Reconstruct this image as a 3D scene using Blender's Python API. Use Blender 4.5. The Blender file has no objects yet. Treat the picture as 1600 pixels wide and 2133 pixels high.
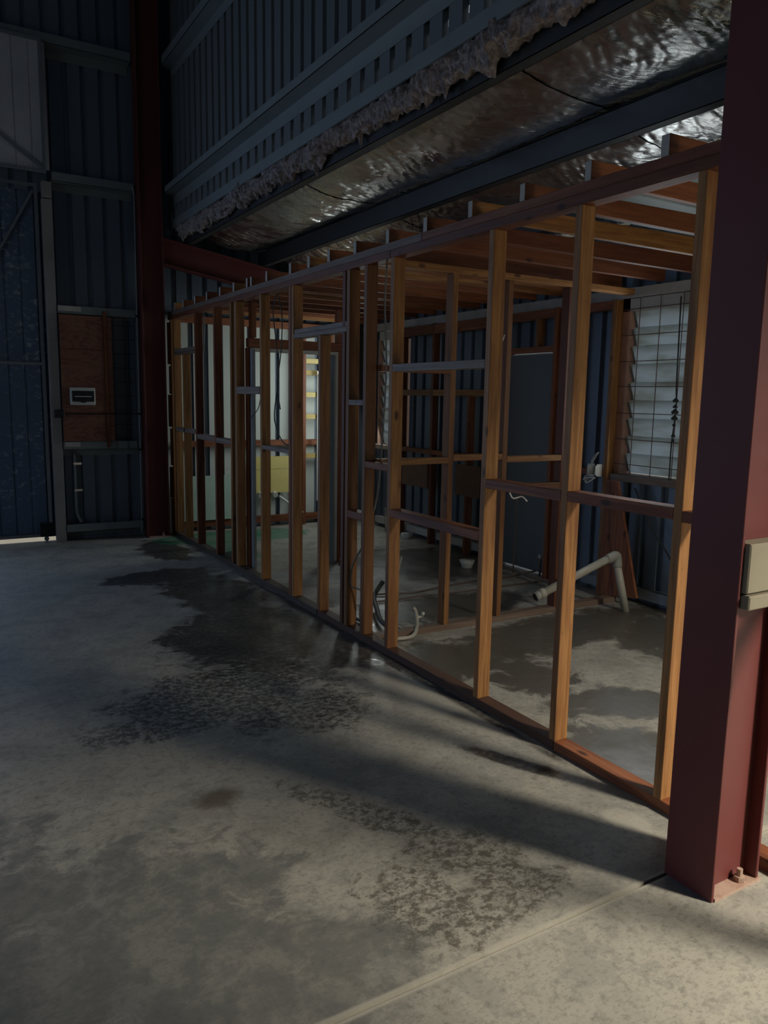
import bpy, bmesh, math, random
from mathutils import Vector, Matrix, noise
random.seed(7)
SC = bpy.context.scene
COL = SC.collection

# ------------------------------------------------------------------ camera
FPX, YAW, PITCH, ROLL, CAMZ = 1599.56, math.radians(30.927), math.radians(8.469), math.radians(1.0112), 1.61
def camera():
    cd = bpy.data.cameras.new('camera'); co = bpy.data.objects.new('camera', cd); COL.objects.link(co)
    cy, sy, cp, sp = math.cos(YAW), math.sin(YAW), math.cos(PITCH), math.sin(PITCH)
    f = Vector((sy*cp, cy*cp, -sp)); r = Vector((cy, -sy, 0)); u = r.cross(f)
    c, s = math.cos(ROLL), math.sin(ROLL)
    r2 = c*r + s*u; u2 = -s*r + c*u
    m = Matrix((r2, u2, -f)).transposed().to_4x4(); m.translation = Vector((0, 0, CAMZ))
    co.matrix_world = m
    cd.sensor_fit = 'VERTICAL'; cd.sensor_height = 36; cd.lens = FPX/2133*36
    cd.clip_start = .05; cd.clip_end = 200
    SC.camera = co
camera()

# ------------------------------------------------------------------ world, lights, exposure
W = bpy.data.worlds.new('overcast_sky'); SC.world = W; W.use_nodes = True
bg = W.node_tree.nodes['Background']
bg.inputs[0].default_value = (.80, .90, 1.0, 1); bg.inputs[1].default_value = .46
def area(name, loc, target, sx, sy, power, color, spread=180):
    l = bpy.data.lights.new(name, 'AREA'); l.shape = 'RECTANGLE'; l.size = sx; l.size_y = sy
    l.energy = power; l.color = color; l.spread = math.radians(spread)
    o = bpy.data.objects.new(name, l); COL.objects.link(o); o.location = loc
    o.rotation_euler = (Vector(target)-Vector(loc)).to_track_quat('-Z', 'Y').to_euler()
    return o
# daylight through the missing roof sheets of the lean-to (right of the frame)
area('skylight_daylight', (4.0, -1.7, 3.12), (3.84, -1.7, 2.1), .58, .58, 480, (1.0, .91, .74), 140)
sun = bpy.data.lights.new('sun', 'SUN'); sun.energy = 5; sun.angle = .0093; sun.color = (1.0, .90, .74)
so = bpy.data.objects.new('sun', sun); COL.objects.link(so); so.location = (2, -3, 12)
so.rotation_euler = Vector((.16, .10, -1.0)).to_track_quat('-Z', 'Y').to_euler()
# daylight of the near louvre window; fill lamp added inside the far one
area('window_1_daylight', (4.76, 3.98, 1.72), (0, 3.98, 1.4), .8, 1.2, 6, (.86, .95, 1.0))
area('far_room_fill', (4.66, 8.02, 1.72), (3.2, 8.4, 1.3), .5, 1.2, 15, (.88, .97, .95))
# daylight through the open half of the sliding door in the far wall (left of the frame)
area('sliding_door_daylight', (-2.0, 8.9, 1.9), (-2.0, 0, 1.7), 3.5, 3.5, 62, (.34, .56, 1.0))
# daylight through the roller door in the left wall of the big shed
area('roller_door_daylight', (-6.9, 2.0, 2.0), (0, 2.0, 2.0), 4.0, 3.8, 28, (.55, .74, 1.0))
SC.view_settings.view_transform = 'Standard'; SC.view_settings.look = 'None'
SC.view_settings.exposure = 0; SC.view_settings.gamma = 1; SC.view_settings.use_curve_mapping = False
SC.cycles.use_denoising = True
SC.cycles.max_bounces = 8; SC.cycles.diffuse_bounces = 5; SC.cycles.glossy_bounces = 4
SC.cycles.sample_clamp_indirect = 4

# ------------------------------------------------------------------ materials
class NT:
    def __init__(s, name):
        s.m = bpy.data.materials.new(name); s.m.use_nodes = True
        s.t = s.m.node_tree; s.b = s.t.nodes['Principled BSDF']
    def n(s, kind, **kw):
        x = s.t.nodes.new(kind)
        for k, v in kw.items():
            if k.startswith('i_'):
                x.inputs[k[2:].replace('_', ' ')].default_value = v
            else: setattr(x, k, v)
        return x
    def l(s, a, b): s.t.links.new(a, b)
    def math(s, op, a, b=None, clamp=False):
        x = s.n('ShaderNodeMath', operation=op, use_clamp=clamp)
        for i, v in enumerate((a, b)):
            if v is None: continue
            if isinstance(v, (int, float)): x.inputs[i].default_value = v
            else: s.l(v, x.inputs[i])
        return x.outputs[0]
    def mix(s, fac, a, b, blend='MIX'):
        x = s.n('ShaderNodeMix', data_type='RGBA', blend_type=blend)
        for i, v in ((0, fac), (6, a), (7, b)):
            if isinstance(v, (int, float)): x.inputs[i].default_value = v
            elif isinstance(v, tuple): x.inputs[i].default_value = (*v, 1) if len(v) == 3 else v
            else: s.l(v, x.inputs[i])
        return x.outputs[2]
    def noise(s, vec, scale, detail=4, rough=.55, dist=0.0):
        x = s.n('ShaderNodeTexNoise'); s.l(vec, x.inputs['Vector'])
        x.inputs['Scale'].default_value = scale; x.inputs['Detail'].default_value = detail
        x.inputs['Roughness'].default_value = rough; x.inputs['Distortion'].default_value = dist
        return x.outputs['Fac']
    def ramp(s, fac, lo, hi, a=0.0, b=1.0):
        x = s.n('ShaderNodeMapRange', interpolation_type='SMOOTHSTEP')
        s.l(fac, x.inputs[0]); x.inputs[1].default_value = lo; x.inputs[2].default_value = hi
        x.inputs[3].default_value = a; x.inputs[4].default_value = b
        return x.outputs[0]
    def obj(s): return s.n('ShaderNodeTexCoord').outputs['Object']
    def scaled(s, vec, sc):
        x = s.n('ShaderNodeMapping'); s.l(vec, x.inputs[0]); x.inputs['Scale'].default_value = sc
        return x.outputs[0]
    def rnd(s): return s.n('ShaderNodeObjectInfo').outputs['Random']
    def bump(s, h, strength=.3, dist=.01):
        x = s.n('ShaderNodeBump'); s.l(h, x.inputs['Height'])
        x.inputs['Strength'].default_value = strength; x.inputs['Distance'].default_value = dist
        s.l(x.outputs[0], s.b.inputs['Normal'])
    def base(s, c):
        if isinstance(c, tuple): s.b.inputs['Base Color'].default_value = (*c, 1)
        else: s.l(c, s.b.inputs['Base Color'])
    def rough(s, r):
        if isinstance(r, (int, float)): s.b.inputs['Roughness'].default_value = r
        else: s.l(r, s.b.inputs['Roughness'])
    def metal(s, v): s.b.inputs['Metallic'].default_value = v

def wood(name, axis, dark, light, stain=(.10, .035, .016)):
    k = NT(name); o = k.obj(); r = k.rnd()
    off = k.n('ShaderNodeVectorMath', operation='ADD'); k.l(o, off.inputs[0])
    cmb = k.n('ShaderNodeCombineXYZ'); sh = k.math('MULTIPLY', r, 37.0)
    for i in range(3): k.l(sh, cmb.inputs[i])
    k.l(cmb.outputs[0], off.inputs[1]); v = off.outputs[0]
    sc = [22, 22, 22]; sc['XYZ'.index(axis)] = 1.1
    g = k.noise(k.scaled(v, tuple(sc)), 2.2, 5, .6, .6)
    sc2 = [6, 6, 6]; sc2['XYZ'.index(axis)] = .7
    b = k.noise(k.scaled(v, tuple(sc2)), 1.0, 3, .5, .8)
    c = k.mix(k.ramp(g, .3, .72), dark, light)
    c = k.mix(k.ramp(b, .52, .75, 0, .75), c, stain)
    c = k.mix(k.math('MULTIPLY', k.ramp(r, .45, 1.0), .65), c, stain)
    vo = k.n('ShaderNodeTexVoronoi', feature='F1'); k.l(k.scaled(v, tuple(7 if i != 'XYZ'.index(axis) else 3.2 for i in range(3))), vo.inputs['Vector'])
    vo.inputs['Scale'].default_value = 1.0
    c = k.mix(k.ramp(vo.outputs['Distance'], .05, .14, .85, 0), c, (.035, .012, .006))
    dirt = k.noise(v, 14, 4, .7)
    c = k.mix(k.ramp(dirt, .6, .8, 0, .4), c, (.05, .028, .018))
    k.base(c); k.rough(.55); k.bump(g, .25, .003)
    k.b.inputs['Specular IOR Level'].default_value = .3
    return k.m
PINE = {a: wood('orange_pine_'+a.lower(), a, (.21, .09, .03), (.385, .19, .066)) for a in 'XYZ'}
REDW = {a: wood('red_brown_hardwood_'+a.lower(), a, (.16, .05, .022), (.30, .11, .045), (.07, .022, .013)) for a in 'XYZ'}
GREYW = {a: wood('grey_weathered_timber_'+a.lower(), a, (.16, .125, .10), (.30, .235, .19), (.12, .07, .05)) for a in 'XYZ'}
MIDW = {a: wood('brown_damp_timber_'+a.lower(), a, (.10, .048, .028), (.17, .085, .05), (.05, .026, .018)) for a in 'XYZ'}
DARKW = {a: wood('dark_damp_timber_'+a.lower(), a, (.05, .038, .030), (.10, .072, .055), (.03, .024, .02)) for a in 'XYZ'}
YELW = {a: wood('yellow_lit_timber_'+a.lower(), a, (.50, .40, .14), (.62, .50, .20), (.34, .22, .07)) for a in 'XYZ'}  # yellow light on the tap noggins is put into this timber colour

def paint(name, col, rough=.5, metal=0.0, var=.25, dark=None, nscale=3.0, spec=.4):
    k = NT(name); o = k.obj()
    n1 = k.noise(o, nscale, 6, .65); n2 = k.noise(o, nscale*9, 4, .6)
    d = dark or tuple(x*.45 for x in col)
    c = k.mix(k.ramp(n1, .42, .72, 0, var), col, d)
    c = k.mix(k.ramp(n2, .64, .76, 0, var), c, tuple(x*.3 for x in col))
    k.base(c); k.rough(rough); k.metal(metal); k.b.inputs['Specular IOR Level'].default_value = spec
    return k.m
M = {}
M['maroon'] = paint('maroon_red_oxide_paint', (.13, .032, .030), .5, 0, .35, (.075, .019, .019), 2.0)
M['clad'] = paint('blue_grey_wall_sheet', (.140, .180, .228), .40, .15, .3, (.095, .118, .15), 1.3)
M['clad_side'] = paint('grey_wall_sheet', (.165, .178, .182), .42, .15, .3, (.11, .118, .12), 1.3)
M['clad_pale'] = paint('pale_grey_green_wall_sheet', (.50, .54, .50), .5, 0, .3, (.36, .40, .37), 1.6)
M['galv'] = paint('galvanised_steel', (.26, .28, .29), .4, .35, .3, (.17, .19, .20), 5)
M['girt'] = paint('dull_zinc_girt', (.21, .235, .235), .45, .15, .3, (.13, .15, .15), 3)
M['purlin'] = paint('dark_grey_purlin', (.042, .045, .046), .45, .1, .3, (.025, .027, .03), 3)
M['post'] = paint('grey_post_paint', (.30, .28, .27), .6, 0, .4, (.17, .12, .10), 4)
M['joist_end'] = paint('pale_lit_joist_end', (.42, .40, .36), .7, 0, .4, (.22, .20, .18), 25)  # weathered end grain, with the light falling on it put into the colour
M['white'] = paint('dirty_white_plastic', (.62, .62, .57), .45, 0, .2, (.42, .38, .3), 9)
M['pvc'] = paint('cream_drain_pipe', (.36, .345, .29), .4, 0, .3, (.22, .19, .14), 8)
M['pvcgrey'] = paint('grey_drain_fitting', (.28, .28, .25), .45, 0, .3, None, 8)
M['black'] = paint('black_plastic', (.012, .012, .014), .45)
M['darkglass'] = paint('dark_smoked_cover', (.015, .02, .028), .12, 0, .1, None, 3, .6)
M['copper'] = paint('dull_copper_pipe', (.14, .11, .09), .4, .2, .4, (.08, .06, .05), 9)
M['cable'] = paint('grey_cable', (.17, .165, .15), .5)
M['cabledark'] = paint('dark_cable', (.05, .05, .048), .5)
M['wire'] = paint('rusty_wire', (.17, .10, .08), .55, .2, .4, (.08, .05, .05), 20)
M['grey_door'] = paint('flat_grey_door_paint', (.15, .165, .175), .45, 0, .25, (.12, .13, .14), .8)
M['green'] = paint('dark_green_sheet', (.05, .10, .06), .5, 0, .3, (.025, .05, .035), 3)
M['greenpaint'] = paint('green_floor_paint', (.045, .15, .085), .4, 0, .5, (.12, .14, .12), 6)
M['palegreen'] = paint('pale_green_lining', (.46, .60, .52), .5, 0, .3, (.36, .45, .40), 3)
M['yellow'] = paint('yellow_board', (.60, .50, .18), .5, 0, .3, (.42, .32, .11), 4)
M['paleframe'] = paint('off_white_frame_paint', (.50, .49, .45), .5, 0, .4, (.28, .22, .17), 6)
M['pink'] = paint('faded_pink_frame', (.46, .27, .20), .5, 0, .5, (.30, .18, .13), 7)
M['bluedoor'] = paint('pale_blue_door_paint', (.20, .22, .23), .5, 0, .3, None, 5)
M['chrome'] = paint('worn_chrome', (.55, .55, .55), .22, .9, .2)
M['bolt'] = paint('paint_spattered_bolt', (.42, .30, .24), .5, .1, .5, (.25, .10, .08), 30)
M['brownboard'] = paint('brown_board', (.14, .075, .042), .6, 0, .4, (.08, .04, .025), 6)
M['block'] = paint('beige_block', (.24, .215, .16), .6, 0, .3, (.22, .19, .13), 9)
M['ground'] = paint('outside_gravel', (.17, .165, .15), .9, 0, .4, None, 4)
M['panel'] = paint('light_grey_hatch_sheet', (.50, .50, .53), .5, 0, .3, None, 1.5)

def ply():
    k = NT('red_stained_plywood'); o = k.obj()
    n = k.noise(k.scaled(o, (1.3, 8, 5)), 1.5, 3, .5, .5)
    s = k.math('SINE', k.math('MULTIPLY', n, 60.0))
    c = k.mix(k.ramp(s, -.2, 1.0), (.22, .085, .05), (.145, .05, .033))
    c = k.mix(k.ramp(k.noise(o, 3, 3), .45, .7, 0, .6), c, (.24, .12, .07))
    k.base(c); k.rough(.6); return k.m
M['ply'] = ply()

def mottled():
    k = NT('mottled_galvanised_door_sheet'); o = k.obj()
    n1 = k.noise(k.scaled(o, (1, 1, 1.6)), 14, 5, .7); n2 = k.noise(o, 1.1, 3, .5)
    mask = k.math('MULTIPLY', k.ramp(n1, .52, .66), k.ramp(n2, .38, .6, .1, 1))
    c = k.mix(mask, (.10, .145, .22), (.33, .38, .42))
    k.base(c); k.rough(.5); k.metal(.1); return k.m
M['mottled'] = mottled()

def foil():
    k = NT('crinkled_silver_foil'); o = k.obj()
    rot = k.n('ShaderNodeMapping'); k.l(o, rot.inputs[0]); rot.inputs['Rotation'].default_value = (0, 0, .45); rv = rot.outputs[0]
    a = k.noise(k.scaled(rv, (1.6, 9, 2)), 3.2, 5, .62, .5)
    b = k.noise(k.scaled(rv, (10, 26, 10)), 2.2, 4, .6, .2)
    big = k.noise(o, 1.6, 4, .6)
    h = k.math('ADD', a, k.math('MULTIPLY', b, .22))
    h = k.math('MULTIPLY', h, k.ramp(big, .38, .62, .25, 1.0))
    k.bump(h, .55, .022)
    k.base(k.mix(k.ramp(k.noise(o, 2.3, 5, .6), .45, .68, 0, .5), (.86, .85, .82), (.62, .54, .46)))
    k.metal(1.0); k.rough(k.ramp(k.noise(o, 5, 4), .3, .7, .17, .34)); return k.m
M['foil'] = foil()

def wool():
    k = NT('dusty_glass_wool'); o = k.obj()
    n = k.noise(o, 30, 6, .75); n2 = k.noise(o, 5, 3)
    c = k.mix(k.ramp(n, .35, .7), (.16, .135, .135), (.55, .48, .47))
    c = k.mix(k.ramp(n2, .45, .65, 0, .5), c, (.32, .24, .20))
    k.base(c); k.rough(.95); k.bump(n, 1.0, .02); return k.m
M['wool'] = wool()

def louvre():
    k = NT('frosted_louvre_glass'); o = k.obj()
    k.base((.70, .76, .74)); k.rough(.35)
    tr = k.n('ShaderNodeBsdfTranslucent')
    n = k.noise(k.scaled(o, (1, .8, 4)), 3, 5, .6)
    c = k.mix(k.ramp(n, .4, .7), (.70, .76, .80), (.50, .52, .47)); k.l(c, tr.inputs[0])
    mx = k.n('ShaderNodeMixShader'); mx.inputs[0].default_value = .72
    out = k.t.nodes['Material Output']
    k.l(k.b.outputs[0], mx.inputs[1]); k.l(tr.outputs[0], mx.inputs[2]); k.l(mx.outputs[0], out.inputs[0])
    return k.m
M['louvre'] = louvre()

def concrete():
    k = NT('stained_concrete'); o = k.obj()
    sep = k.n('ShaderNodeSeparateXYZ'); k.l(o, sep.inputs[0]); X, Y = sep.outputs[0], sep.outputs[1]
    nb = k.noise(o, .8, 5, .6); nm = k.noise(o, 3.2, 7, .68, .4); nf = k.noise(o, 26, 5, .7); nf2 = k.noise(o, 80, 3, .7)
    edge = k.noise(o, 5.0, 8, .72, .5)
    base = k.mix(k.ramp(nb, .35, .68), (.37, .35, .30), (.30, .29, .26))
    base = k.mix(k.ramp(nm, .46, .66, 0, .55), base, (.20, .19, .165))
    base = k.mix(k.ramp(nf, .50, .66, 0, .40), base, (.085, .08, .072))
    base = k.mix(k.ramp(nf2, .60, .72, 0, .40), base, (.42, .39, .33))
    fine = k.noise(k.scaled(o, (1.0, 1.8, 1)), 45, 6, .8)
    base = k.mix(k.ramp(fine, .50, .62, 0, .38), base, (.11, .105, .095))
    # peeled grey sealer flakes
    fl = k.noise(o, 4.6, 9, .70, .2)
    base = k.mix(k.math('MULTIPLY', k.ramp(fl, .53, .55), .32), base, (.18, .18, .17))
    def ell(cx, cy, rx, ry, ang=0, amp=1.1, lo=.75, hi=1.1, nz=None):
        c, s = math.cos(math.radians(ang)), math.sin(math.radians(ang))
        dx = k.math('SUBTRACT', X, cx); dy = k.math('SUBTRACT', Y, cy)
        u = k.math('ADD', k.math('MULTIPLY', dx, c/rx), k.math('MULTIPLY', dy, s/rx))
        v = k.math('ADD', k.math('MULTIPLY', dx, -s/ry), k.math('MULTIPLY', dy, c/ry))
        d = k.math('SQRT', k.math('ADD', k.math('MULTIPLY', u, u), k.math('MULTIPLY', v, v)))
        d = k.math('ADD', d, k.math('MULTIPLY', k.math('SUBTRACT', nz or edge, .5), amp*2))
        return k.ramp(d, lo, hi, 1, 0)
    def union(L):
        m = L[0]
        for x in L[1:]: m = k.math('MAXIMUM', m, x)
        return m
    streak = k.noise(k.scaled(o, (1.0, 1.25, 1)), 24, 8, .82, .2)
    speck = k.ramp(streak, .42, .56)
    # oily black stains beside the stud wall, plus a dark band by its plate and a streak
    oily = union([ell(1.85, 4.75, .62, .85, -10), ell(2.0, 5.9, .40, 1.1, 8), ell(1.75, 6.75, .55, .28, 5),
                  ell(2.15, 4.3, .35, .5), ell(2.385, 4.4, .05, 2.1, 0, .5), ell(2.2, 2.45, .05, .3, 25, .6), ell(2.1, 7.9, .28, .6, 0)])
    oily2 = union([ell(1.45, 3.95, .72, .42, 12), ell(1.05, 3.65, .55, .18, 10), ell(1.62, 3.45, .4, .3)])
    patch = union([ell(1.60, 1.95, .16, .30, 25, 1.5), ell(1.55, 1.76, .30, .12, 5, 1.2), ell(1.38, 2.45, .09, .45, 30, 1.5), ell(1.30, 1.85, .2, .25, 0, 1.8)])
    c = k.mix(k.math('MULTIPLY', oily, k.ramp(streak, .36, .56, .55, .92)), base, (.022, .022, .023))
    c = k.mix(k.math('MULTIPLY', k.math('MULTIPLY', oily2, speck), .9), c, (.022, .022, .022))
    c = k.mix(k.math('MULTIPLY', k.math('MULTIPLY', patch, k.ramp(streak, .44, .56)), .85), c, (.07, .06, .045))
    c = k.mix(k.math('MULTIPLY', ell(.93, 2.82, .13, .085, 15, .5, .3, 1.2), .75), c, (.075, .05, .03))
    grey = union([ell(.45, 2.2, .55, .5, 0, 1.2), ell(.75, 1.75, .5, .28, 0, .7), ell(-.2, 2.6, .5, .9)])
    c = k.mix(k.math('MULTIPLY', grey, k.ramp(k.noise(o, 7, 9, .72, .3), .40, .58, .50, .80)), c, (.105, .108, .104))
    # wet concrete in the framed rooms
    wet = union([ell(3.15, 2.72, .42, .22, -20), ell(2.75, 2.25, .3, .4), ell(3.75, 3.85, 1.3, .36, 5, .9), ell(4.4, 3.3, .5, .7, 0, .9),
                 ell(2.75, 3.75, .35, .4), ell(3.4, 4.75, 1.0, .34, 0, .8), ell(4.2, 6.2, .9, .8, 0, .8), ell(2.9, 5.3, .4, .25), ell(3.0, 3.25, .3, .3)])
    c = k.mix(k.math('MULTIPLY', wet, .86), c, (.055, .047, .037))
    pud = union([ell(2.30, 3.9, .05, .10, 10, .35, .8, 1.0), ell(2.62, 4.42, .12, .25, 0, .4)])
    c = k.mix(k.math('MULTIPLY', pud, .6), c, (.09, .09, .085))
    hole = ell(2.26, 4.46, .05, .075, 0, .25, .7, 1.0)
    c = k.mix(k.math('MULTIPLY', hole, .9), c, (.02, .02, .02))
    # green painted floor at the back of the last room
    gr = union([ell(3.0, 8.35, .95, .42, 0, .35, .9, 1.0), ell(2.7, 7.6, .25, .6, 0, .5, .8, 1.0)])
    c = k.mix(k.math('MULTIPLY', gr, k.ramp(nm, .40, .56, .95, .6)), c, (.02, .17, .09))
    # pale scraped streaks
    def line(x0, y0, x1, y1, w):
        L = math.hypot(x1-x0, y1-y0); ang = math.degrees(math.atan2(y1-y0, x1-x0))
        return ell((x0+x1)/2, (y0+y1)/2, L/2, w, ang, .12, .5, 1.0)
    sc = union([line(.85, 3.69, .86, 3.0, .010), line(.65, 2.88, .9, 2.95, .012), line(.9, 2.95, 1.22, 3.0, .010), line(1.22, 3.0, 1.30, 2.8, .010),
                line(.35, 4.6, .6, 4.72, .012), line(.62, 4.0, 1.3, 4.4, .008)])
    c = k.mix(k.math('MULTIPLY', sc, .40), c, (.38, .35, .29))
    pale = union([ell(1.42, 4.28, .09, .05, 0, .4), ell(2.25, 5.45, .10, .12, 0, .4), ell(2.25, 3.3, .12, .5, 5, .5), ell(2.26, 1.88, .07, .12, 0, .9)])
    c = k.mix(k.math('MULTIPLY', pale, .5), c, (.40, .37, .31))
    arris = k.ramp(k.math('ADD', k.math('ABSOLUTE', k.math('SUBTRACT', Y, 1.583)), k.math('MULTIPLY', k.math('SUBTRACT', edge, .5), .02)), .012, .024, .6, 0)
    c = k.mix(arris, c, (.46, .43, .36))
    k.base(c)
    w = union([oily, wet])
    r = k.math('SUBTRACT', k.ramp(nm, .3, .7, .52, .72), k.math('MULTIPLY', w, .26))
    r = k.math('SUBTRACT', r, k.math('MULTIPLY', pud, .22), clamp=True)
    k.rough(r); k.b.inputs['Specular IOR Level'].default_value = .45
    h = k.math('ADD', k.math('MULTIPLY', nf, .5), k.math('MULTIPLY', fl, .6))
    k.bump(h, .35, .006)
    return k.m
M['concrete'] = concrete()

# ------------------------------------------------------------------ mesh helpers
ORG = {}
class MB:
    def __init__(s): s.v = []; s.f = []
    def quad(s, a, b, c, d):
        i = len(s.v); s.v += [a, b, c, d]; s.f.append((i, i+1, i+2, i+3)); return s
    def hexa(s, p):       # 8 points: bottom ring 0-3, top ring 4-7 (counter-clockwise from above)
        i = len(s.v); s.v += [tuple(q) for q in p]
        s.f += [tuple(i+j for j in f) for f in ((3, 2, 1, 0), (4, 5, 6, 7), (0, 1, 5, 4), (1, 2, 6, 5), (2, 3, 7, 6), (3, 0, 4, 7))]
        return s
    def box(s, x0, x1, y0, y1, z0, z1):
        return s.hexa([(x0, y0, z0), (x1, y0, z0), (x1, y1, z0), (x0, y1, z0), (x0, y0, z1), (x1, y0, z1), (x1, y1, z1), (x0, y1, z1)])
    def bar(s, a, b, w, h, up=(0, 0, 1)):   # box beam from a to b
        a, b = Vector(a), Vector(b); d = (b-a).normalized(); u = Vector(up)
        if abs(d.dot(u)) > .99: u = Vector((0, 1, 0))
        r = d.cross(u).normalized()*w/2; q = r.cross(d).normalized()*h/2
        p = [a-r-q, a+r-q, b+r-q, b-r-q, a-r+q, a+r+q, b+r+q, b-r+q]
        return s.hexa(p)
    def tube(s, pts, r, n=8, cap=True):
        pts = [Vector(p) for p in pts]; base = len(s.v); prev = None
        for i, p in enumerate(pts):
            d = (pts[min(i+1, len(pts)-1)]-pts[max(i-1, 0)]).normalized()
            if prev is None:
                u = Vector((0, 0, 1)) if abs(d.z) < .9 else Vector((1, 0, 0)); a = d.cross(u).normalized()
            else: a = (prev - d*prev.dot(d)).normalized()
            prev = a; b = d.cross(a); rr = r[i] if isinstance(r, (list, tuple)) else r
            for j in range(n):
                t = 2*math.pi*j/n; s.v.append(tuple(p+(a*math.cos(t)+b*math.sin(t))*rr))
        for i in range(len(pts)-1):
            for j in range(n):
                k = (j+1) % n
                s.f.append((base+i*n+j, base+i*n+k, base+(i+1)*n+k, base+(i+1)*n+j))
        if cap:
            s.f.append(tuple(base+j for j in reversed(range(n)))); e = base+(len(pts)-1)*n
            s.f.append(tuple(e+j for j in range(n)))
        return s
    def prism(s, prof, a, b, axis):   # closed profile of 2-D points swept along an axis from a to b
        n = len(prof); i0 = len(s.v)
        def P(p, t):
            return {'X': (t, p[0], p[1]), 'Y': (p[0], t, p[1]), 'Z': (p[0], p[1], t)}[axis]
        s.v += [P(p, a) for p in prof] + [P(p, b) for p in prof]
        for j in range(n):
            k = (j+1) % n; s.f.append((i0+j, i0+k, i0+n+k, i0+n+j))
        s.f.append(tuple(i0+j for j in reversed(range(n)))); s.f.append(tuple(i0+n+j for j in range(n)))
        return s
    def build(s, name, mat, parent=None, smooth=False, bevel=0, kind=None, thick=0, label=None):
        org = ORG.get(parent.name, Vector((0, 0, 0))) if parent else Vector((0, 0, 0))
        me = bpy.data.meshes.new(name)
        me.from_pydata([tuple(Vector(v)-org) for v in s.v], [], s.f)
        bm = bmesh.new(); bm.from_mesh(me)
        if not smooth or thick: bmesh.ops.remove_doubles(bm, verts=bm.verts, dist=1e-5)
        bmesh.ops.recalc_face_normals(bm, faces=bm.faces); bm.to_mesh(me); bm.free()
        if smooth:
            for p in me.polygons: p.use_smooth = True
        o = bpy.data.objects.new(name, me); COL.objects.link(o); me.materials.append(mat)
        if parent: o.parent = parent; ORG[o.name] = org
        if bevel:
            b = o.modifiers.new('bevel', 'BEVEL'); b.width = bevel; b.segments = 1; b.limit_method = 'ANGLE'
        if thick:
            t = o.modifiers.new('thickness', 'SOLIDIFY'); t.thickness = thick; t.offset = 0
        if kind: o['kind'] = kind
        if label: o['label'] = label
        return o
def tag(o, label, cat, group=None):
    o['label'] = label; o['category'] = cat
    if group: o['group'] = group
    return o
def thing(name, label, cat, loc, group=None):
    o = bpy.data.objects.new(name, None); COL.objects.link(o); o.location = loc; o.empty_display_size = .1
    ORG[o.name] = Vector(loc)
    return tag(o, label, cat, group)
def struct(name, loc=(0, 0, 0)):
    o = bpy.data.objects.new(name, None); COL.objects.link(o); o.location = loc; o['kind'] = 'structure'; o.empty_display_size = .1
    ORG[o.name] = Vector(loc); return o
def smoothpts(p, n=6):
    p = [Vector(q) for q in p]; out = []
    q = [p[0]*2-p[1]] + p + [p[-1]*2-p[-2]]
    for i in range(1, len(q)-2):
        for j in range(n):
            t = j/n; a, b, c, d = q[i-1], q[i], q[i+1], q[i+2]
            out.append(.5*((2*b)+(c-a)*t+(2*a-5*b+4*c-d)*t*t+(3*b-a-3*c+d)*t**3))
    return out+[p[-1]]
def one(b): return MB().box(*b)

# ------------------------------------------------------------------ structure: floor, walls, roofs
FY = 8.95            # far wall sheet plane
fl = struct('floor')
JY = 1.583           # saw-cut joint in line with the columns
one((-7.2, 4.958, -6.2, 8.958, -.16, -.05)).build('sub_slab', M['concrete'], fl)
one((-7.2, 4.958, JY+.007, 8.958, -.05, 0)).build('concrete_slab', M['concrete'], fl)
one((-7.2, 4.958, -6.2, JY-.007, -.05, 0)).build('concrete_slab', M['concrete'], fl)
one((-30, 30, -30, 40, -.30, -.17)).build('ground', M['ground'], kind='structure')

PITCHR = .18
def sheet(parent, axis, u0, u1, z0, z1, plane, out, mat, phase, cut=0.0):
    """one ribbed wall sheet: pans on the plane, ribs standing outwards"""
    m = MB(); prof = []
    k0 = math.floor((u0-phase)/PITCHR)-1
    prof.append((u0, 0))
    for k in range(k0, k0+40):
        c = phase+k*PITCHR
        for du, d in ((-.030, 0), (-.023, .036), (.023, .036), (.030, 0)):
            if u0 < c+du < u1: prof.append((c+du, d))
    prof.append((u1, 0))
    for (a, da), (b, db) in zip(prof[:-1], prof[1:]):
        zz = z0+cut if (da > 0 and db > 0) else z0
        pa, pb = plane+out*da, plane+out*db
        if axis == 'X': m.quad((a, pa, zz), (b, pb, zz), (b, pb, z1), (a, pa, z1))
        else: m.quad((pa, a, zz), (pb, b, zz), (pb, b, z1), (pa, a, z1))
    o = m.build('cladding_sheet', mat, parent)
    if mat == M['clad_pale']:      # pans pale, rib backs in the darker sheet colour
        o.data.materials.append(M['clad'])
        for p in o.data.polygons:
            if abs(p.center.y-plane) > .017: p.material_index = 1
    return o
def cladding(parent, axis, u0, u1, z0, z1, plane, out, mat, phase, cut=0.0):
    w = 4*PITCHR; k = math.floor((u0-(phase+.09))/w)
    edges = [u0]; e = phase+.09+(k+1)*w
    while e < u1-.05:
        if e > u0+.05: edges.append(e)
        e += w
    edges.append(u1)
    for a, b in zip(edges[:-1], edges[1:]): sheet(parent, axis, a, b, z0, z1, plane, out, mat, phase, cut)
wf = struct('wall_far')
cladding(wf, 'X', -7, -3.9, .0, 7.0, FY, 1, M['clad'], 1.09)
cladding(wf, 'X', -3.9, 1.2, 3.64, 7.0, FY, 1, M['clad'], 1.09)
cladding(wf, 'X', 1.2, 2.40, -.01, 7.0, FY, 1, M['clad'], 1.09)
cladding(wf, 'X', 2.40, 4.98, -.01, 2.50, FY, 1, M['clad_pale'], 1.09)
cladding(wf, 'X', 2.40, 4.98, 2.50, 3.45, FY, 1, M['clad'], 1.09)
cladding(wf, 'X', 2.40, 2.62, 3.45, 7.0, FY, 1, M['clad'], 1.09)
wu = struct('wall_upper')
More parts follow.
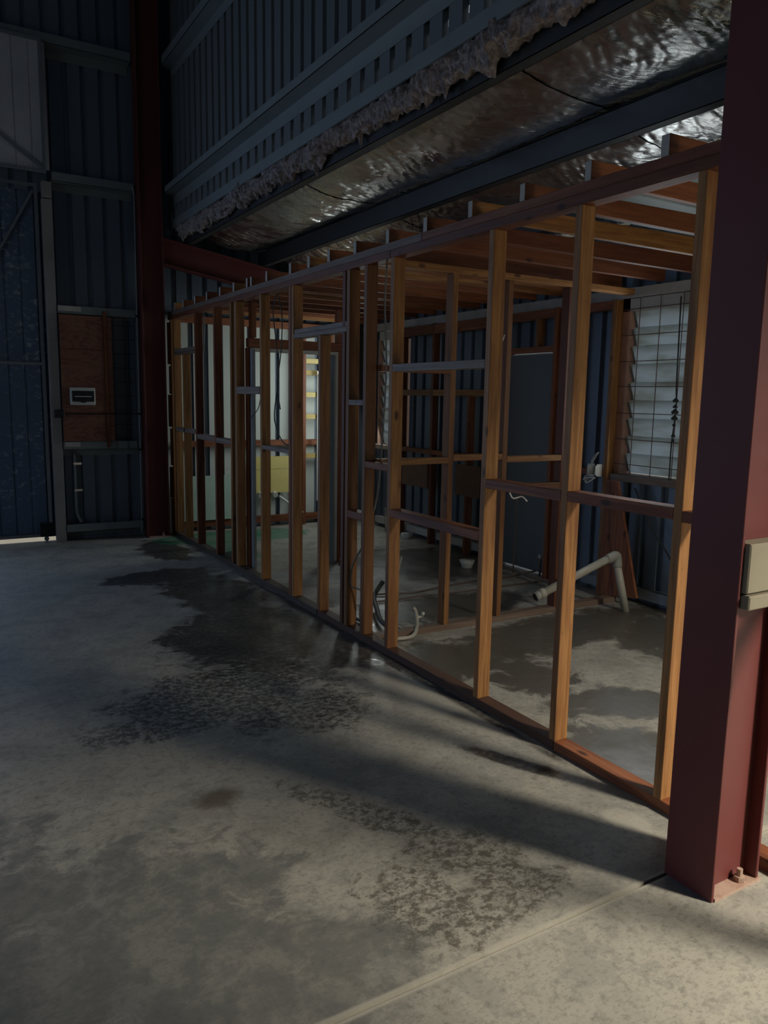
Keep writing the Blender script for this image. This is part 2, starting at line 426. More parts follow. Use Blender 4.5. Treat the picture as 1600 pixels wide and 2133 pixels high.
cladding(wu, 'Y', -6, 8.95, 3.47, 7.0, 2.50, 1, M['clad_side'], 8.13, .14)
wr = struct('wall_right')
RX = 4.95
for a, b, z0, z1 in ((-6, 3.48, -.02, 3.02), (3.48, 4.45, -.02, .98), (3.48, 4.45, 2.45, 3.02), (4.45, 5.14, -.02, 3.02), (5.14, 5.86, 2.06, 3.02),
                     (5.86, 7.72, -.02, 3.02), (7.72, 8.32, -.02, 1.0), (7.72, 8.32, 2.42, 3.02), (8.32, 8.95, -.02, 3.02)):
    cladding(wr, 'Y', a, b, z0, z1, RX, 1, M['clad'], 4.0)
one((-7.1, -7.0, -6.1, -.0, -.02, 7)).build('wall_left', M['clad'], kind='structure')
one((-7.1, -7.0, 4.0, 9.0, -.02, 7)).build('wall_left', M['clad'], kind='structure')
one((-7.1, -7.0, 0, 4.0, 3.9, 7)).build('wall_left', M['clad'], kind='structure')
one((-7.1, 5.1, -6.2, -6.1, -.02, 7)).build('wall_back', M['clad'], kind='structure')
one((-7.1, 2.6, -6.2, 9.1, 7.0, 7.1)).build('ceiling', M['clad'], kind='structure')
# lean-to roof sheets, with a hole left at the missing sheets
def roofz(x): return 3.455-.164*(x-2.56)
lr = struct('roof_leanto')
for x0, x1, y0, y1 in ((2.532, 5.2, -.95, 9.05), (2.532, 5.2, -6.1, -2.4), (2.532, 3.3, -2.4, -.95), (4.75, 5.2, -2.4, -.95)):
    m = MB(); a, b = roofz(x0), roofz(x1)
    m.hexa([(x0, y0, a), (x1, y0, b), (x1, y1, b), (x0, y1, a), (x0, y0, a+.02), (x1, y0, b+.02), (x1, y1, b+.02), (x0, y1, a+.02)])
    m.build('roof_sheet', M['galv'], lr)
one((2.476, 2.490, -6, 8.9, 3.405, 3.492)).build('trim_1', M['girt'], kind='structure')
one((3.05, 3.06, -6, 8.9, 3.37, 3.97)).build('sky_bounce_board', M['white'], kind='structure')  # added white board above the roof, bounces sky light into the rib ends
wfr = struct('added_shade_wall')  # unseen wall added to keep the roof daylight off the left floor
cladding(wfr, 'Y', -6.05, -.22, 0, 2.43, 2.45, -1, M['clad'], 0)

# ------------------------------------------------------------------ steel girts
def zgirt_far(x0, x1, zw, up, down, label, mat='girt'):
    m = MB()
    y_in, y_out, t = FY-.152, FY-.002, .004
    m.box(x0, x1, y_in, y_in+t, zw, zw+up); m.box(x0, x1, y_in, y_out, zw, zw+t); m.box(x0, x1, y_out-t, y_out, zw-down, zw+t)
    m.box(x0, x1, y_in+t, y_in+.018, zw+up-t, zw+up)
    return tag(m.build('wall_girt', M[mat]), label, 'girt', 'steel girts of the far wall')
def zgirt_up(y0, y1, zw, up, down, label):
    m = MB(); x_in, x_out, t = 2.378, 2.498, .004
    m.box(x_in, x_in+t, y0, y1, zw, zw+up); m.box(x_in, x_out, y0, y1, zw, zw+t); m.box(x_out-t, x_out, y0, y1, zw-down, zw+t)
    m.box(x_in+t, x_in+.018, y0, y1, zw+up-t, zw+up)
    return tag(m.build('wall_girt', M['girt']), label, 'girt', 'steel girts of the upper side wall')
zgirt_far(-6.9, 2.085, 5.03, .09, .09, 'top grey steel girt crossing the far wall above the hatch panel')
zgirt_far(1.27, 2.085, 3.735, .085, .07, 'second grey steel girt on the far wall, at the top of the grey door post')
zgirt_far(1.27, 2.085, 2.42, .085, .02, 'grey steel girt along the top of the red plywood board')
zgirt_far(1.27, 2.085, 1.0, .085, .075, 'grey steel girt along the foot of the red plywood board')
zgirt_far(1.27, 2.085, .10, .085, .06, 'lowest grey steel girt of the far wall, just above the floor')
zgirt_up(-5.9, 8.78, 5.03, .09, .09, 'upper steel girt running along the ribbed side wall, cut by the top of the frame')
zgirt_up(-5.9, 8.78, 3.745, .065, .10, 'lower steel girt running along the ribbed side wall above the glass wool')
for zw, up, lab, mt in ((1.0, .07, 'reddish rail at mid height on the pale wall of the last framed room', REDW['X']),
                        (.05, .075, 'reddish rail near the floor on the pale wall of the last framed room', REDW['X']),
                        (2.42, .075, 'dark red rail at the top of the pale wall in the last framed room', REDW['X'])):
    m = MB().box(2.56, 4.60, FY-.10, FY-.002, zw, zw+up)
    tag(m.build('wall_rail', mt), lab, 'rail', 'rails of the pale end wall')
# right wall: white top girt, pale bottom girt
tag(one((4.86, 4.945, .2, 8.7, 2.415, 2.50)).build('wall_girt', M['paleframe']), 'off-white girt along the top of the right wall above window and grey door', 'girt')
tag(one((4.87, 4.945, 5.95, 8.35, .045, .125)).build('wall_girt', M['paleframe']), 'pale bottom girt of the right wall, left of the grey door', 'girt')
tag(one((4.87, 4.945, .2, 4.75, .045, .125)).build('wall_girt', M['galv']), 'bluish bottom girt of the right wall under the barred window', 'girt')

# ------------------------------------------------------------------ steel columns and rafter
def column(x0, x1, yc, w, h, label, block):
    t = thing('steel_column', label, 'column', ((x0+x1)/2, yc, 0), 'maroon steel columns')
    one((x0, x0+.013, yc-w/2, yc+w/2, 0, h)).build('front_flange', M['maroon'], t, bevel=.002)
    one((x1-.013, x1, yc-w/2, yc+w/2, .012, h)).build('back_flange', M['maroon'], t, bevel=.002)
    for yw in (yc-w/2+.046, yc+w/2-.056):
        one((x0+.013, x1-.013, yw, yw+.010, .012, h)).build('web', M['maroon'], t)
    bp = one((x0+.0135, x1+.01, yc-w/2-.004, yc+w/2+.004, 0, .0118)).build('base_plate', M['bolt'], t, label='paint-spattered base plate')
    for sx, sy in ((.175, -.072), (.175, .072)):
        b = MB().tube([(x0+sx, yc+sy, .012), (x0+sx, yc+sy, .055)], .010, 8)
        b.tube([(x0+sx, yc+sy, .012), (x0+sx, yc+sy, .030)], .019, 6)
        b.build('anchor_bolt', M['bolt'], t)
    return t
column(2.108, 2.356, 1.497, .187, 7.0, 'maroon steel column standing close on the right edge of the picture', True)
column(2.100, 2.345, 8.750, .187, 7.0, 'maroon steel column in the far corner beside the plywood board', False)
t = thing('steel_column', 'thin red steel post in the far right corner behind the studs', 'column', (4.72, 8.75, 0), 'maroon steel columns')
one((4.63, 4.64, 8.68, 8.82, 0, 2.85)).build('front_flange', M['maroon'], t); one((4.79, 4.80, 8.68, 8.82, 0, 2.85)).build('back_flange', M['maroon'], t)
one((4.64, 4.79, 8.745, 8.755, 0, 2.85)).build('web', M['maroon'], t)
# rafter of the lean-to
t = thing('steel_rafter', 'maroon steel rafter sloping from the far column over the framed rooms', 'rafter', (3.5, 8.75, 3.0))
def slope(x, z): return z-.164*(x-2.37)
def sloped(x0, x1, y0, y1, za, zb):
    return MB().hexa([(x0, y0, slope(x0, za)), (x1, y0, slope(x1, za)), (x1, y1, slope(x1, za)), (x0, y1, slope(x0, za)),
                      (x0, y0, slope(x0, zb)), (x1, y0, slope(x1, zb)), (x1, y1, slope(x1, zb)), (x0, y1, slope(x0, zb))])
sloped(2.36, 4.8, 8.68, 8.82, 3.268, 3.28).build('top_flange', M['maroon'], t)
sloped(2.36, 4.8, 8.68, 8.82, 3.00, 3.012).build('bottom_flange', M['maroon'], t)
sloped(2.36, 4.8, 8.745, 8.755, 3.012, 3.268).build('web', M['maroon'], t)

# ------------------------------------------------------------------ purlins, foil blankets, glass wool
def purlin(x, zb, h, label, fl=.075):
    m = MB(); t = .004
    m.box(x, x+t, .1, 8.82, zb, zb+h); m.box(x, x+fl, .1, 8.82, zb, zb+t); m.box(x, x+fl, .1, 8.82, zb+h-t, zb+h)
    m.box(x+fl-t, x+fl, .1, 8.82, zb, zb+.018)
    return tag(m.build('roof_purlin', M['purlin']), label, 'purlin', 'purlins of the lean-to roof')
purlin(2.615, 3.245, .155, 'dark steel purlin under the edge of the glass wool')
purlin(3.50, 3.10, .160, 'dark steel purlin between the two strips of silver foil')
purlin(4.38, 2.955, .150, 'dark steel purlin hidden behind the ceiling joists nearest the right wall')
def foil_sheet(x0, z0, x1, z1, y0, y1, sag, seed):
    """one width of foil: sags between the purlins, with sharp creases fanning over it"""
    m = MB(); nx, ny = 64, int((y1-y0)*72)
    N = noise.noise
    for j in range(ny+1):
        y = y0+(y1-y0)*j/ny
        bay = .55+.45*math.sin((y+seed)*1.35)**2
        for i in range(nx+1):
            s = i/nx; x = x0+(x1-x0)*s; z = z0+(z1-z0)*s
            z -= sag*4*s*(1-s)*bay
            w = math.sin(math.pi*min(1, max(0, s)))**.6
            wx = .10*N(Vector((x*2.1, y*1.7, seed))); wy = .16*N(Vector((x*1.9, y*1.3, seed+5)))
            z += .022*w*N(Vector((x*2.0+seed, y*2.4, seed)))
            mask = min(1, max(0, .5+1.6*N(Vector((x*1.4, y*.9, seed+11)))))
            # creases fan out diagonally across the strip
            c1 = 1-abs(N(Vector(((x+wx)*3.0+(y+wy)*1.5, (y+wy)*11-(x+wx)*6.0, seed+3))))*2
            c2 = 1-abs(N(Vector(((x+wx)*9.0, (y+wy)*26+(x+wx)*7, seed+7))))*2
            z += w*mask*(.013*max(0, c1)**2+.0055*max(0, c2)**2)
            z += .003*N(Vector((x*22, y*22, seed)))
            m.v.append((x, y, z))
    for j in range(ny):
        for i in range(nx):
            a = j*(nx+1)+i; m.f.append((a, a+1, a+nx+2, a+nx+1))
    return m.build('foil_strip', M['foil'], foilp[0], smooth=True)
foilp = [None]
for args, lab in (((2.69, 3.385, 3.51, 3.275, .15, 8.70, .085), 'crinkled silver foil blanket sagging between the two nearest dark purlins'),
                  ((3.57, 3.250, 4.39, 3.12, .15, 8.70, .07), 'crinkled silver foil blanket seen just above the stud wall joists'),
                  ((4.45, 3.10, 4.93, 3.03, .15, 8.70, .03), 'narrow silver foil blanket against the right wall over the joists')):
    x0, z0, x1, z1, y0, y1, sg = args
    t = thing('foil_blanket', lab, 'insulation', ((x0+x1)/2, 4.4, z0), 'foil blankets under the lean-to roof')
    foilp[0] = t
    cuts = [y0, 2.05, 3.42, 4.74, 6.08, 7.4, y1]
    for k, (a, b) in enumerate(zip(cuts[:-1], cuts[1:])):
        foil_sheet(x0, z0+.006*(k % 2), x1, z1+.006*(k % 2), a-(.012 if a != 4.74 else -.006), b+.012*(b != 4.74), sg, 3.1*x0)
def fluff():
    m = MB(); n, k = 620, 16
    for i in range(n+1):
        y = 2.6+(8.66-2.6)*i/n
        big = .5+1.3*noise.noise(Vector((0, y*2.3, 5)))
        r0 = .066*(1.0+.55*big*.6)
        droop = .07*max(0, noise.noise(Vector((4, y*3.1, 0))))
        for j in range(k):
            a = 2*math.pi*j/k
            q = Vector((math.cos(a), y*9, math.sin(a)))
            r = r0*(1+.55*noise.fractal(q*1.5, 1, 2, 4)+.22*noise.noise(Vector((math.cos(a)*4, y*34, math.sin(a)*4))))
            sp = max(0, noise.noise(Vector((math.cos(a)*2.5, y*21, 8)))-.32)*.22 if math.sin(a) < -.1 else 0
            m.v.append((2.555+math.cos(a)*r*.85, y, 3.375+math.sin(a)*(r+sp)*.95-droop))
    for i in range(n):
        for j in range(k):
            b = (j+1) % k; m.f.append((i*k+j, i*k+b, (i+1)*k+b, (i+1)*k+j))
    o = m.build('glass_wool_edge', M['wool'], smooth=False)
    return tag(o, 'ragged grey glass wool hanging out along the edge of the lean-to roof', 'insulation')
fluff()

# ------------------------------------------------------------------ front stud frame
def jit(a=.004): return random.uniform(-a, a)
SX0, SX1, ZB, ZT = 2.427, 2.505, .045, 2.426
fr = thing('stud_wall_frame', 'long orange timber stud wall running from the near maroon column to the far corner', 'stud wall', (2.466, 4.8, 0))
def stud(y, w=.040, z0=ZB, z1=ZT, mat=PINE, par=None, x0=SX0, x1=SX1, lean=0.0, name='stud', m2=None):
    m = MB(); e = lean
    m.hexa([(x0, y, z0), (x1, y, z0), (x1, y+w, z0), (x0, y+w, z0), (x0, y+e, z1), (x1, y+e, z1), (x1, y+w+e, z1), (x0, y+w+e, z1)])
    return m.build(name, mat['Z'], par or fr, bevel=.002)
one((SX0, SX1, .45, 2.48, 0, ZB)).build('bottom_plate', REDW['Y'], fr, bevel=.002)
one((SX0+.001, SX1, 2.483, 4.997, 0, ZB)).build('bottom_plate', MIDW['Y'], fr, bevel=.002)
one((SX0-.002, SX1, 5.0, 8.85, 0, ZB)).build('bottom_plate', DARKW['Y'], fr, bevel=.002)
one((SX0, SX1, .45, 4.03, ZT, ZT+.045)).build('top_plate', REDW['Y'], fr, bevel=.002)
one((SX0, SX1, 4.034, 8.85, ZT, ZT+.045)).build('top_plate', REDW['Y'], fr, bevel=.002)
one((SX0+.003, SX1, .45, 3.70, ZT+.046, ZT+.090)).build('top_plate', REDW['Y'], fr, bevel=.002)
one((SX0+.002, SX1, 3.704, 8.85, ZT+.046, ZT+.090)).build('top_plate', GREYW['Y'], fr, bevel=.002)
for y in (.62, 1.872, 2.475, 3.057, 3.982, 4.302): stud(y)
stud(4.531, .042); stud(4.60, .04, x0=SX0+.004, mat=REDW)
stud(4.955, .040, z1=2.036)
stud(5.418, .040); stud(5.461, .042, x0=SX0-.004, mat=REDW)
stud(6.060, .040); stud(6.654, .042); stud(6.80, .040, lean=-.02); stud(6.70, .035, x0=SX0+.01, mat=GREYW)
stud(7.246, .040, mat=REDW); stud(7.844, .040, mat=REDW); stud(8.28, .038, z1=2.036); stud(8.62, .045)
stud(8.726, .038, x0=SX0-.004)
for z0, z1, dx in ((.05, .42, .0), (.43, .78, -.012), (.80, 1.22, .004), (1.24, 1.60, -.01), (1.61, 1.92, .006), (1.94, 2.40, -.006)):
    one((SX0-.01+dx, SX0+.03+dx, 8.775, 8.84, z0, z1)).build('packing_block', PINE['Z'], fr, bevel=.002)
def nog(y0, y1, z, h=.044, mat=REDW, x0=SX0, name='noggin', dz=0.0):
    m = MB().hexa([(x0, y0, z), (SX1, y0, z), (SX1, y1, z+dz), (x0, y1, z+dz), (x0, y0, z+h), (SX1, y0, z+h), (SX1, y1, z+h+dz), (x0, y1, z+h+dz)])
    return m.build(name, mat['Y'], fr, bevel=.002)
nog(.66, 1.872, 1.165); nog(1.912, 2.475, 1.170, .046); nog(2.515, 3.057, 1.165, .047); nog(3.097, 3.982, .885, .050)
nog(3.097, 3.982, 1.765, .044, GREYW); nog(4.022, 4.302, 1.162, .042); nog(4.342, 4.531, .806, .05); nog(4.342, 4.531, 1.558, .035, GREYW)
nog(5.50, 6.06, 1.165, .035, GREYW); nog(6.10, 6.654, 1.62, .065, GREYW, SX0-.004)
nog(6.84, 7.246, 1.150, .050, GREYW); nog(7.286, 7.844, 1.155, .050, GREYW); nog(7.884, 8.62, 1.20, .045, GREYW)
nog(4.573, 5.418, 2.037, .032, GREYW, SX0, 'lintel'); nog(4.573, 5.418, 2.070, .034, GREYW, SX0+.006, 'lintel')
nog(7.884, 8.62, 2.037, .022, GREYW, SX0, 'lintel'); nog(7.884, 8.62, 2.062, .036, GREYW, SX0+.004, 'lintel')

# ------------------------------------------------------------------ ceiling joists
cj = thing('ceiling_joist_frame', 'row of dark timber ceiling joists resting on top of the stud wall', 'joists', (3.65, 5, ZT+.09))
for i, y in enumerate((1.30, 1.68, 2.07, 2.46, 2.87, 3.26, 3.68, 4.07, 4.49, 4.85, 5.16, 5.49, 5.95, 6.31, 6.40, 6.72, 7.08, 7.47, 7.86, 8.27, 8.58)):
    w = .040+jit(.003); h = .082+.018*((i*7) % 3)/3
    m = MB(); zb = ZT+.0905; x0 = 2.432+jit(.006); x1 = 4.855
    zr = zb+h if h < 1 else zb+h
    m.hexa([(x0, y-w/2, zb), (x1, y-w/2, zb-.005), (x1, y+w/2, zb-.005), (x0, y+w/2, zb), (x0, y-w/2, zb+.078), (x1, y-w/2, zb+.110), (x1, y+w/2, zb+.110), (x0, y+w/2, zb+.078)])
    jo = m.build('joist', (REDW if i % 5 else PINE)['X'], cj, bevel=.002); jo.data.materials.append(M['joist_end'])
    for p in jo.data.polygons:
        if p.normal.x < -.9: p.material_index = 1

# ------------------------------------------------------------------ partition between the first two rooms
p1 = thing('partition_stud_frame', 'timber stud partition crossing the room behind the near half of the stud wall', 'stud wall', (3.65, 4.28, 0))
PY0, PY1 = 4.245, 4.323
one((2.51, 4.76, PY0, PY1, .0, .042)).build('bottom_plate', GREYW['X'], p1, bevel=.002)
one((2.51, 4.76, PY0, PY1, 2.426, 2.470)).build('top_plate', PINE['X'], p1, bevel=.002)
for x, mt in ((3.045, PINE), (3.515, PINE), (4.080, REDW)):
    one((x, x+.042, PY0, PY1, .042, 2.426)).build('stud', mt['Z'], p1, bevel=.002)
for a, b, z in ((2.51, 3.045, 1.175), (3.087, 3.515, 1.190), (3.557, 4.08, 1.168)):
    one((a, b, PY0, PY1, z, z+.042)).build('noggin', PINE['X'], p1, bevel=.002)
one((3.557, 4.08, PY0, PY1, .965, 1.005)).build('noggin', PINE['X'], p1, bevel=.002)
one((2.51, 3.045, PY0, PY1, 1.775, 1.815)).build('noggin', REDW['X'], p1, bevel=.002)

# doorway frame between second and third room
p2 = thing('doorway_frame', 'pale painted doorway frame with red-brown studs deep in the framed rooms', 'door frame', (2.98, 6.64, 0))
one((2.545, 2.580, 6.60, 6.70, 0, 2.0)).build('jamb', M['paleframe'], p2, bevel=.002)
one((3.385, 3.420, 6.60, 6.70, 0, 2.0)).build('jamb', M['paleframe'], p2, bevel=.002)
one((2.545, 3.420, 6.60, 6.70, 2.0, 2.03)).build('head', M['paleframe'], p2, bevel=.002)
one((2.53, 3.47, 6.61, 6.69, 2.035, 2.115)).build('header', REDW['X'], p2, bevel=.002)
one((2.522, 2.543, 6.61, 6.69, 0, 2.03)).build('stud', REDW['Z'], p2); one((3.425, 3.465, 6.61, 6.69, 0, 2.03)).build('stud', REDW['Z'], p2)
one((2.56, 2.60, 6.61, 6.69, 2.12, 2.42)).build('stud', REDW['Z'], p2); one((3.425, 3.465, 6.61, 6.69, 2.12, 2.42)).build('stud', REDW['Z'], p2)
one((2.535, 2.565, 6.55, 6.598, 0, 2.02)).build('jamb', M['bluedoor'], p2)
one((3.37, 3.384, 6.58, 6.70, 0, 1.99)).build('stop_strip', M['bluedoor'], p2, label='blue-grey strip along the jamb')
tag(one((3.40, 3.47, 6.44, 6.52, 0, .05)).build('timber_offcut', REDW['X']), 'small dark timber offcut lying on the floor by the pale doorway', 'offcut')
# open door leaf with knob
t = thing('door_leaf', 'pale blue door leaf standing open edge-on with a dark round knob', 'door', (2.60, 6.85, 0))
MB().bar((2.552, 6.86, 1.01), (2.83, 7.58, 1.01), .034, 1.98).build('panel', M['bluedoor'], t)
kn = MB().tube([(2.553, 6.93, 1.03), (2.515, 6.945, 1.03)], .010, 8); kn.tube([(2.525, 6.941, 1.03), (2.515, 6.945, 1.03), (2.49, 6.955, 1.03), (2.478, 6.96, 1.03)], [.012, .026, .028, .012], 12)
kn.build('knob', M['black'], t, smooth=True)

# ------------------------------------------------------------------ right wall framing
ef = thing('side_wall_frame', 'dark timber framing against the right wall around the grey door and window', 'stud wall', (4.81, 5.5, 0))
EX0, EX1 = 4.775, 4.853
for y, mt, z1 in ((3.44, REDW, 2.41), (4.440, PINE, 2.41), (4.955, REDW, 2.41), (5.10, REDW, 2.41), (5.875, REDW, 2.41), (6.32, REDW, 1.64), (6.98, REDW, 2.41), (7.62, REDW, 2.41)):
    one((EX0, EX1, y, y+.042, 0, z1)).build('stud', mt['Z'], ef, bevel=.002)
one((EX0, EX1, 5.142, 5.875, 2.035, 2.085)).build('header', REDW['Y'], ef, bevel=.002)
one((EX0, EX1, 5.142, 5.875, 2.33, 2.405)).build('header', REDW['Y'], ef, bevel=.002)
one((EX0, EX1, 5.33, 5.375, 2.085, 2.33)).build('stud', PINE['Z'], ef, bevel=.002)
one((EX0, EX1, 5.917, 6.98, 1.640, 1.705)).build('noggin', PINE['Y'], ef, bevel=.002); one((EX0, EX1, 7.022, 7.62, 1.640, 1.705)).build('noggin', PINE['Y'], ef, bevel=.002)
one((EX0, EX1, 5.917, 6.98, 1.00, 1.05)).build('noggin', REDW['Y'], ef, bevel=.002); one((EX0, EX1, 7.022, 7.62, 1.00, 1.05)).build('noggin', REDW['Y'], ef, bevel=.002)
one((EX0, EX1, 5.917, 6.98, 2.30, 2.40)).build('noggin', REDW['Y'], ef, bevel=.002); one((EX0, EX1, 7.022, 7.62, 2.30, 2.40)).build('noggin', REDW['Y'], ef, bevel=.002)
one((EX0, EX1, 4.482, 4.955, 1.0, 1.05)).build('noggin', REDW['Y'], ef, bevel=.002); one((EX0, EX1, 4.482, 4.955, 2.34, 2.405)).build('noggin', REDW['Y'], ef, bevel=.002)
tag(one((4.758, 4.774, 7.03, 7.55, .62, .90)).build('board_offcut', M['brownboard']), 'brown board fixed low on the right wall framing, farther from the grey door', 'board')
tag(one((4.758, 4.774, 6.10, 6.50, .62, .94)).build('board_offcut', M['brownboard']), 'brown board fixed low on the right wall framing, nearer the grey door', 'board')
m = MB(); 
m.hexa([(4.735, 4.02, .08), (4.76, 4.02, .08), (4.76, 4.43, .02), (4.735, 4.43, .02), (4.735, 4.28, .98), (4.76, 4.28, .98), (4.76, 4.40, .98), (4.735, 4.40, .98)])
tag(m.build('plank_offcut', REDW['Z'], bevel=.002), 'wedge-shaped red plank leaning below the corner of the barred window', 'plank')

# grey door
d1 = struct('door_1')
one((4.862, 4.90, 5.145, 5.868, .02, 2.03)).build('door_panel', M['grey_door'], d1, bevel=.003)
one((4.858, 4.866, 5.145, 5.868, 2.022, 2.034)).build('edge_strip', M['paleframe'], d1)

# windows
def window(name, y0, y1, z0, z1, nb, lm, jw=.075):
    w = struct(name)
    one((4.86, 4.99, y0, y0+.030, z0, z1)).build('jamb', M['pink'], w); one((4.86, 4.99, y1-jw, y1, z0, z1)).build('jamb', M['pink'], w)
    one((4.86, 4.99, y0, y1, z1-.10, z1)).build('head', M['paleframe'], w)
    one((4.80, 5.00, y0-.06, y1+.04, z0-.055, z0)).build('sill', GREYW['Y'], w, bevel=.003)
    zz0, zz1 = z0+.01, z1-.10; hb = (zz1-zz0)/nb
    for i in range(nb):
        a = zz0+i*hb; tilt = .022
        MB().hexa([(4.925+tilt, y0+.035, a), (4.931+tilt, y0+.035, a), (4.931+tilt, y1-jw-.010, a), (4.925+tilt, y1-jw-.010, a),
                   (4.925-tilt, y0+.035, a+hb+.016), (4.931-tilt, y0+.035, a+hb+.016), (4.931-tilt, y1-jw-.010, a+hb+.016), (4.925-tilt, y1-jw-.010, a+hb+.016)]).build('louvre_blade', lm, w)
        for yy in (y1-jw-.008, y0+.031):
            MB().bar((4.925+tilt, yy, a+.01), (4.915-tilt, yy, a+hb), .006, .022, (0, 1, 0)).build('blade_clip', M['galv'], w)
    return w
window('window_1', 3.49, 4.45, 1.03, 2.42, 9, M['louvre'])
window('window_2', 7.74, 8.31, 1.04, 2.40, 9, M['louvre'], .02)
t = thing('window_bars', 'grid of thin rusty wire bars in front of the near louvre window', 'security mesh', (4.80, 3.98, 1.0))
for z in (2.33, 2.13, 1.93, 1.73, 1.52, 1.31, 1.11):
    MB().tube([(4.85, 3.40, z), (4.85, 4.47, z+jit(.004))], .0035, 6).build('bar', M['wire'], t)
for y in (4.26, 4.06, 3.86, 3.66, 3.48):
    MB().tube([(4.842, y, 1.0), (4.842, y+jit(.004), 2.41)], .0035, 6).build('bar', M['wire'], t)
# knotted cord on the bars
c = MB().tube(smoothpts([(4.81, 3.86, 2.38), (4.81, 3.845, 1.75), (4.81, 3.835, 1.62), (4.81, 3.84, 1.45), (4.808, 3.85, 1.3), (4.808, 3.85, 1.12), (4.808, 3.85, .86)]), .006, 6)
for z, r in ((1.62, .020), (1.575, .016), (1.535, .024), (1.49, .022), (1.44, .012), (1.36, .014), (1.32, .011)):
    c.tube([(4.806, 3.84-r, z), (4.81, 3.84, z+.012), (4.806, 3.84+r, z)], [r*.5, r*.8, r*.5], 6)
tag(c.build('knotted_cord', M['cabledark'], smooth=True), 'dark knotted cord hanging from the window bars', 'cord')

# ------------------------------------------------------------------ far wall fittings
t = thing('sliding_door', 'tall dark blue sliding door leaf with mottled sheet at the left edge', 'door', (.55, 8.97, 0))
m = MB(); prof = []
for i in range(9):
    u = -.10+i*.155
    for du, d in ((0, 0), (.115, 0), (.125, .012), (.145, .012)): prof.append((min(u+du, 1.255), d))
for (a, da), (b, db) in zip(prof[:-1], prof[1:]):
    if b > a: m.quad((a, 8.985+da, .05), (b, 8.985+db, .05), (b, 8.985+db, 3.74), (a, 8.985+da, 3.74))
m.build('door_sheet', M['mottled'], t)
F = lambda a, b, w=.034: MB().bar(a, b, w, w, (0, 1, 0)).build('frame_rail', M['galv'], t)
F((1.130, 8.962, .05), (1.130, 8.962, 3.72)); F((-.09, 8.962, .065), (1.113, 8.962, .065)); F((-.09, 8.962, 3.70), (1.113, 8.962, 3.70)); F((-.09, 8.962, 1.90), (1.113, 8.962, 1.90), .03)
MB().bar((1.10, 8.955, 3.64), (.35, 8.955, 2.26), .026, .026, (0, 1, 0)).build('brace', M['galv'], t); F((-.10, 8.962, .05), (-.10, 8.962, 3.72))
cs = MB().tube([(1.08, 8.94, .025), (1.08, 8.97, .025)], .024, 12); cs.box(1.065, 1.10, 8.945, 8.965, .025, .07); cs.build('caster', M['galv'], t)
one((1.02, 1.19, 8.925, 8.944, .05, .20)).build('guide_plate', M['black'], t)
t = thing('hatch_panel', 'light grey ribbed hatch panel with a diagonal brace at the upper left', 'panel', (.6, 8.76, 3.78))
m = MB()
for i in range(9):
    u = -.10+i*.15; m.box(u, u+.142, 8.775, 8.783, 3.82, 5.02)
    m.box(u+.142, u+.15, 8.781, 8.786, 3.82, 5.02)
m.build('panel_sheet', M['panel'], t)
for a, b in (((-.12, 8.76, 5.03), (1.215, 8.76, 5.03)), ((-.12, 8.76, 3.80), (1.215, 8.76, 3.80)), ((1.20, 8.76, 3.815), (1.20, 8.76, 5.015)), ((-.11, 8.76, 3.815), (-.11, 8.76, 5.015))):
    MB().bar(a, b, .028, .028, (0, 1, 0)).build('frame_rail', M['galv'], t)
MB().bar((1.18, 8.748, 3.825), (-.05, 8.748, 4.70), .026, .02, (0, 1, 0)).build('brace', M['galv'], t)
t = thing('door_post', 'grey door post between the sliding door and the plywood board', 'post', (1.20, 8.86, 0))
one((1.165, 1.262, 8.80, 8.89, 0, 3.55)).build('post', M['post'], t, bevel=.004)
one((1.172, 1.262, 8.80, 8.89, 3.56, 3.72)).build('head_block', M['post'], t, bevel=.004, label='reddish grey block')
t = thing('plywood_board', 'reddish plywood backing board on the far wall', 'board', (1.50, 8.79, 1.09))
one((1.275, 1.71, 8.775, 8.792, 1.09, 2.06)).build('sheet', M['ply'], t); one((1.275, 1.71, 8.775, 8.792, 2.064, 2.41)).build('sheet', M['ply'], t)
one((1.715, 1.745, 8.765, 8.79, 1.02, 2.47)).build('batten', REDW['Z'], t); one((1.748, 1.80, 8.775, 8.79, 1.09, 2.41)).build('batten', M['ply'], t)
t = thing('switchboard', 'small white switchboard box with dark cover on the plywood board', 'switchboard', (1.48, 8.75, 1.46))
one((1.35, 1.60, 8.725, 8.774, 1.475, 1.66)).build('box', M['white'], t, bevel=.008)
cov = one((1.367, 1.585, 8.716, 8.7245, 1.512, 1.625)).build('cover', M['darkglass'], t, bevel=.003)
MB().tube(smoothpts([(1.45, 8.722, 1.512), (1.475, 8.712, 1.502), (1.505, 8.722, 1.512)]), .005, 6).build('handle', M['black'], cov)
one((1.39, 1.56, 8.712, 8.7158, 1.562, 1.570)).build('switch_row', M['white'], t)
t = thing('bolt_latch', 'black latch box with a long thin bar across the plywood board', 'latch', (1.24, 8.78, 1.36))
one((1.185, 1.285, 8.732, 8.763, 1.34, 1.425)).build('box', M['black'], t, bevel=.006); MB().tube([(1.285, 8.745, 1.385), (2.05, 8.745, 1.385)], .007, 8).build('bar', M['black'], t)
t = thing('conduit', 'thin pale conduit running up beside the far maroon column', 'conduit', (2.07, 8.77, 0), 'electrical conduits')
MB().tube(smoothpts([(2.052, 8.77, .06), (2.062, 8.77, .18), (2.066, 8.77, .9), (2.07, 8.77, 2.0), (2.075, 8.77, 3.2), (2.076, 8.77, 3.70), (2.055, 8.775, 3.79)]), .0095, 8).build('tube', M['galv'], t, smooth=True)
for z in (.99, 1.385, 2.44, .2): one((2.055, 2.084, 8.757, 8.783, z-.012, z+.012)).build('clip', M['black'], t)
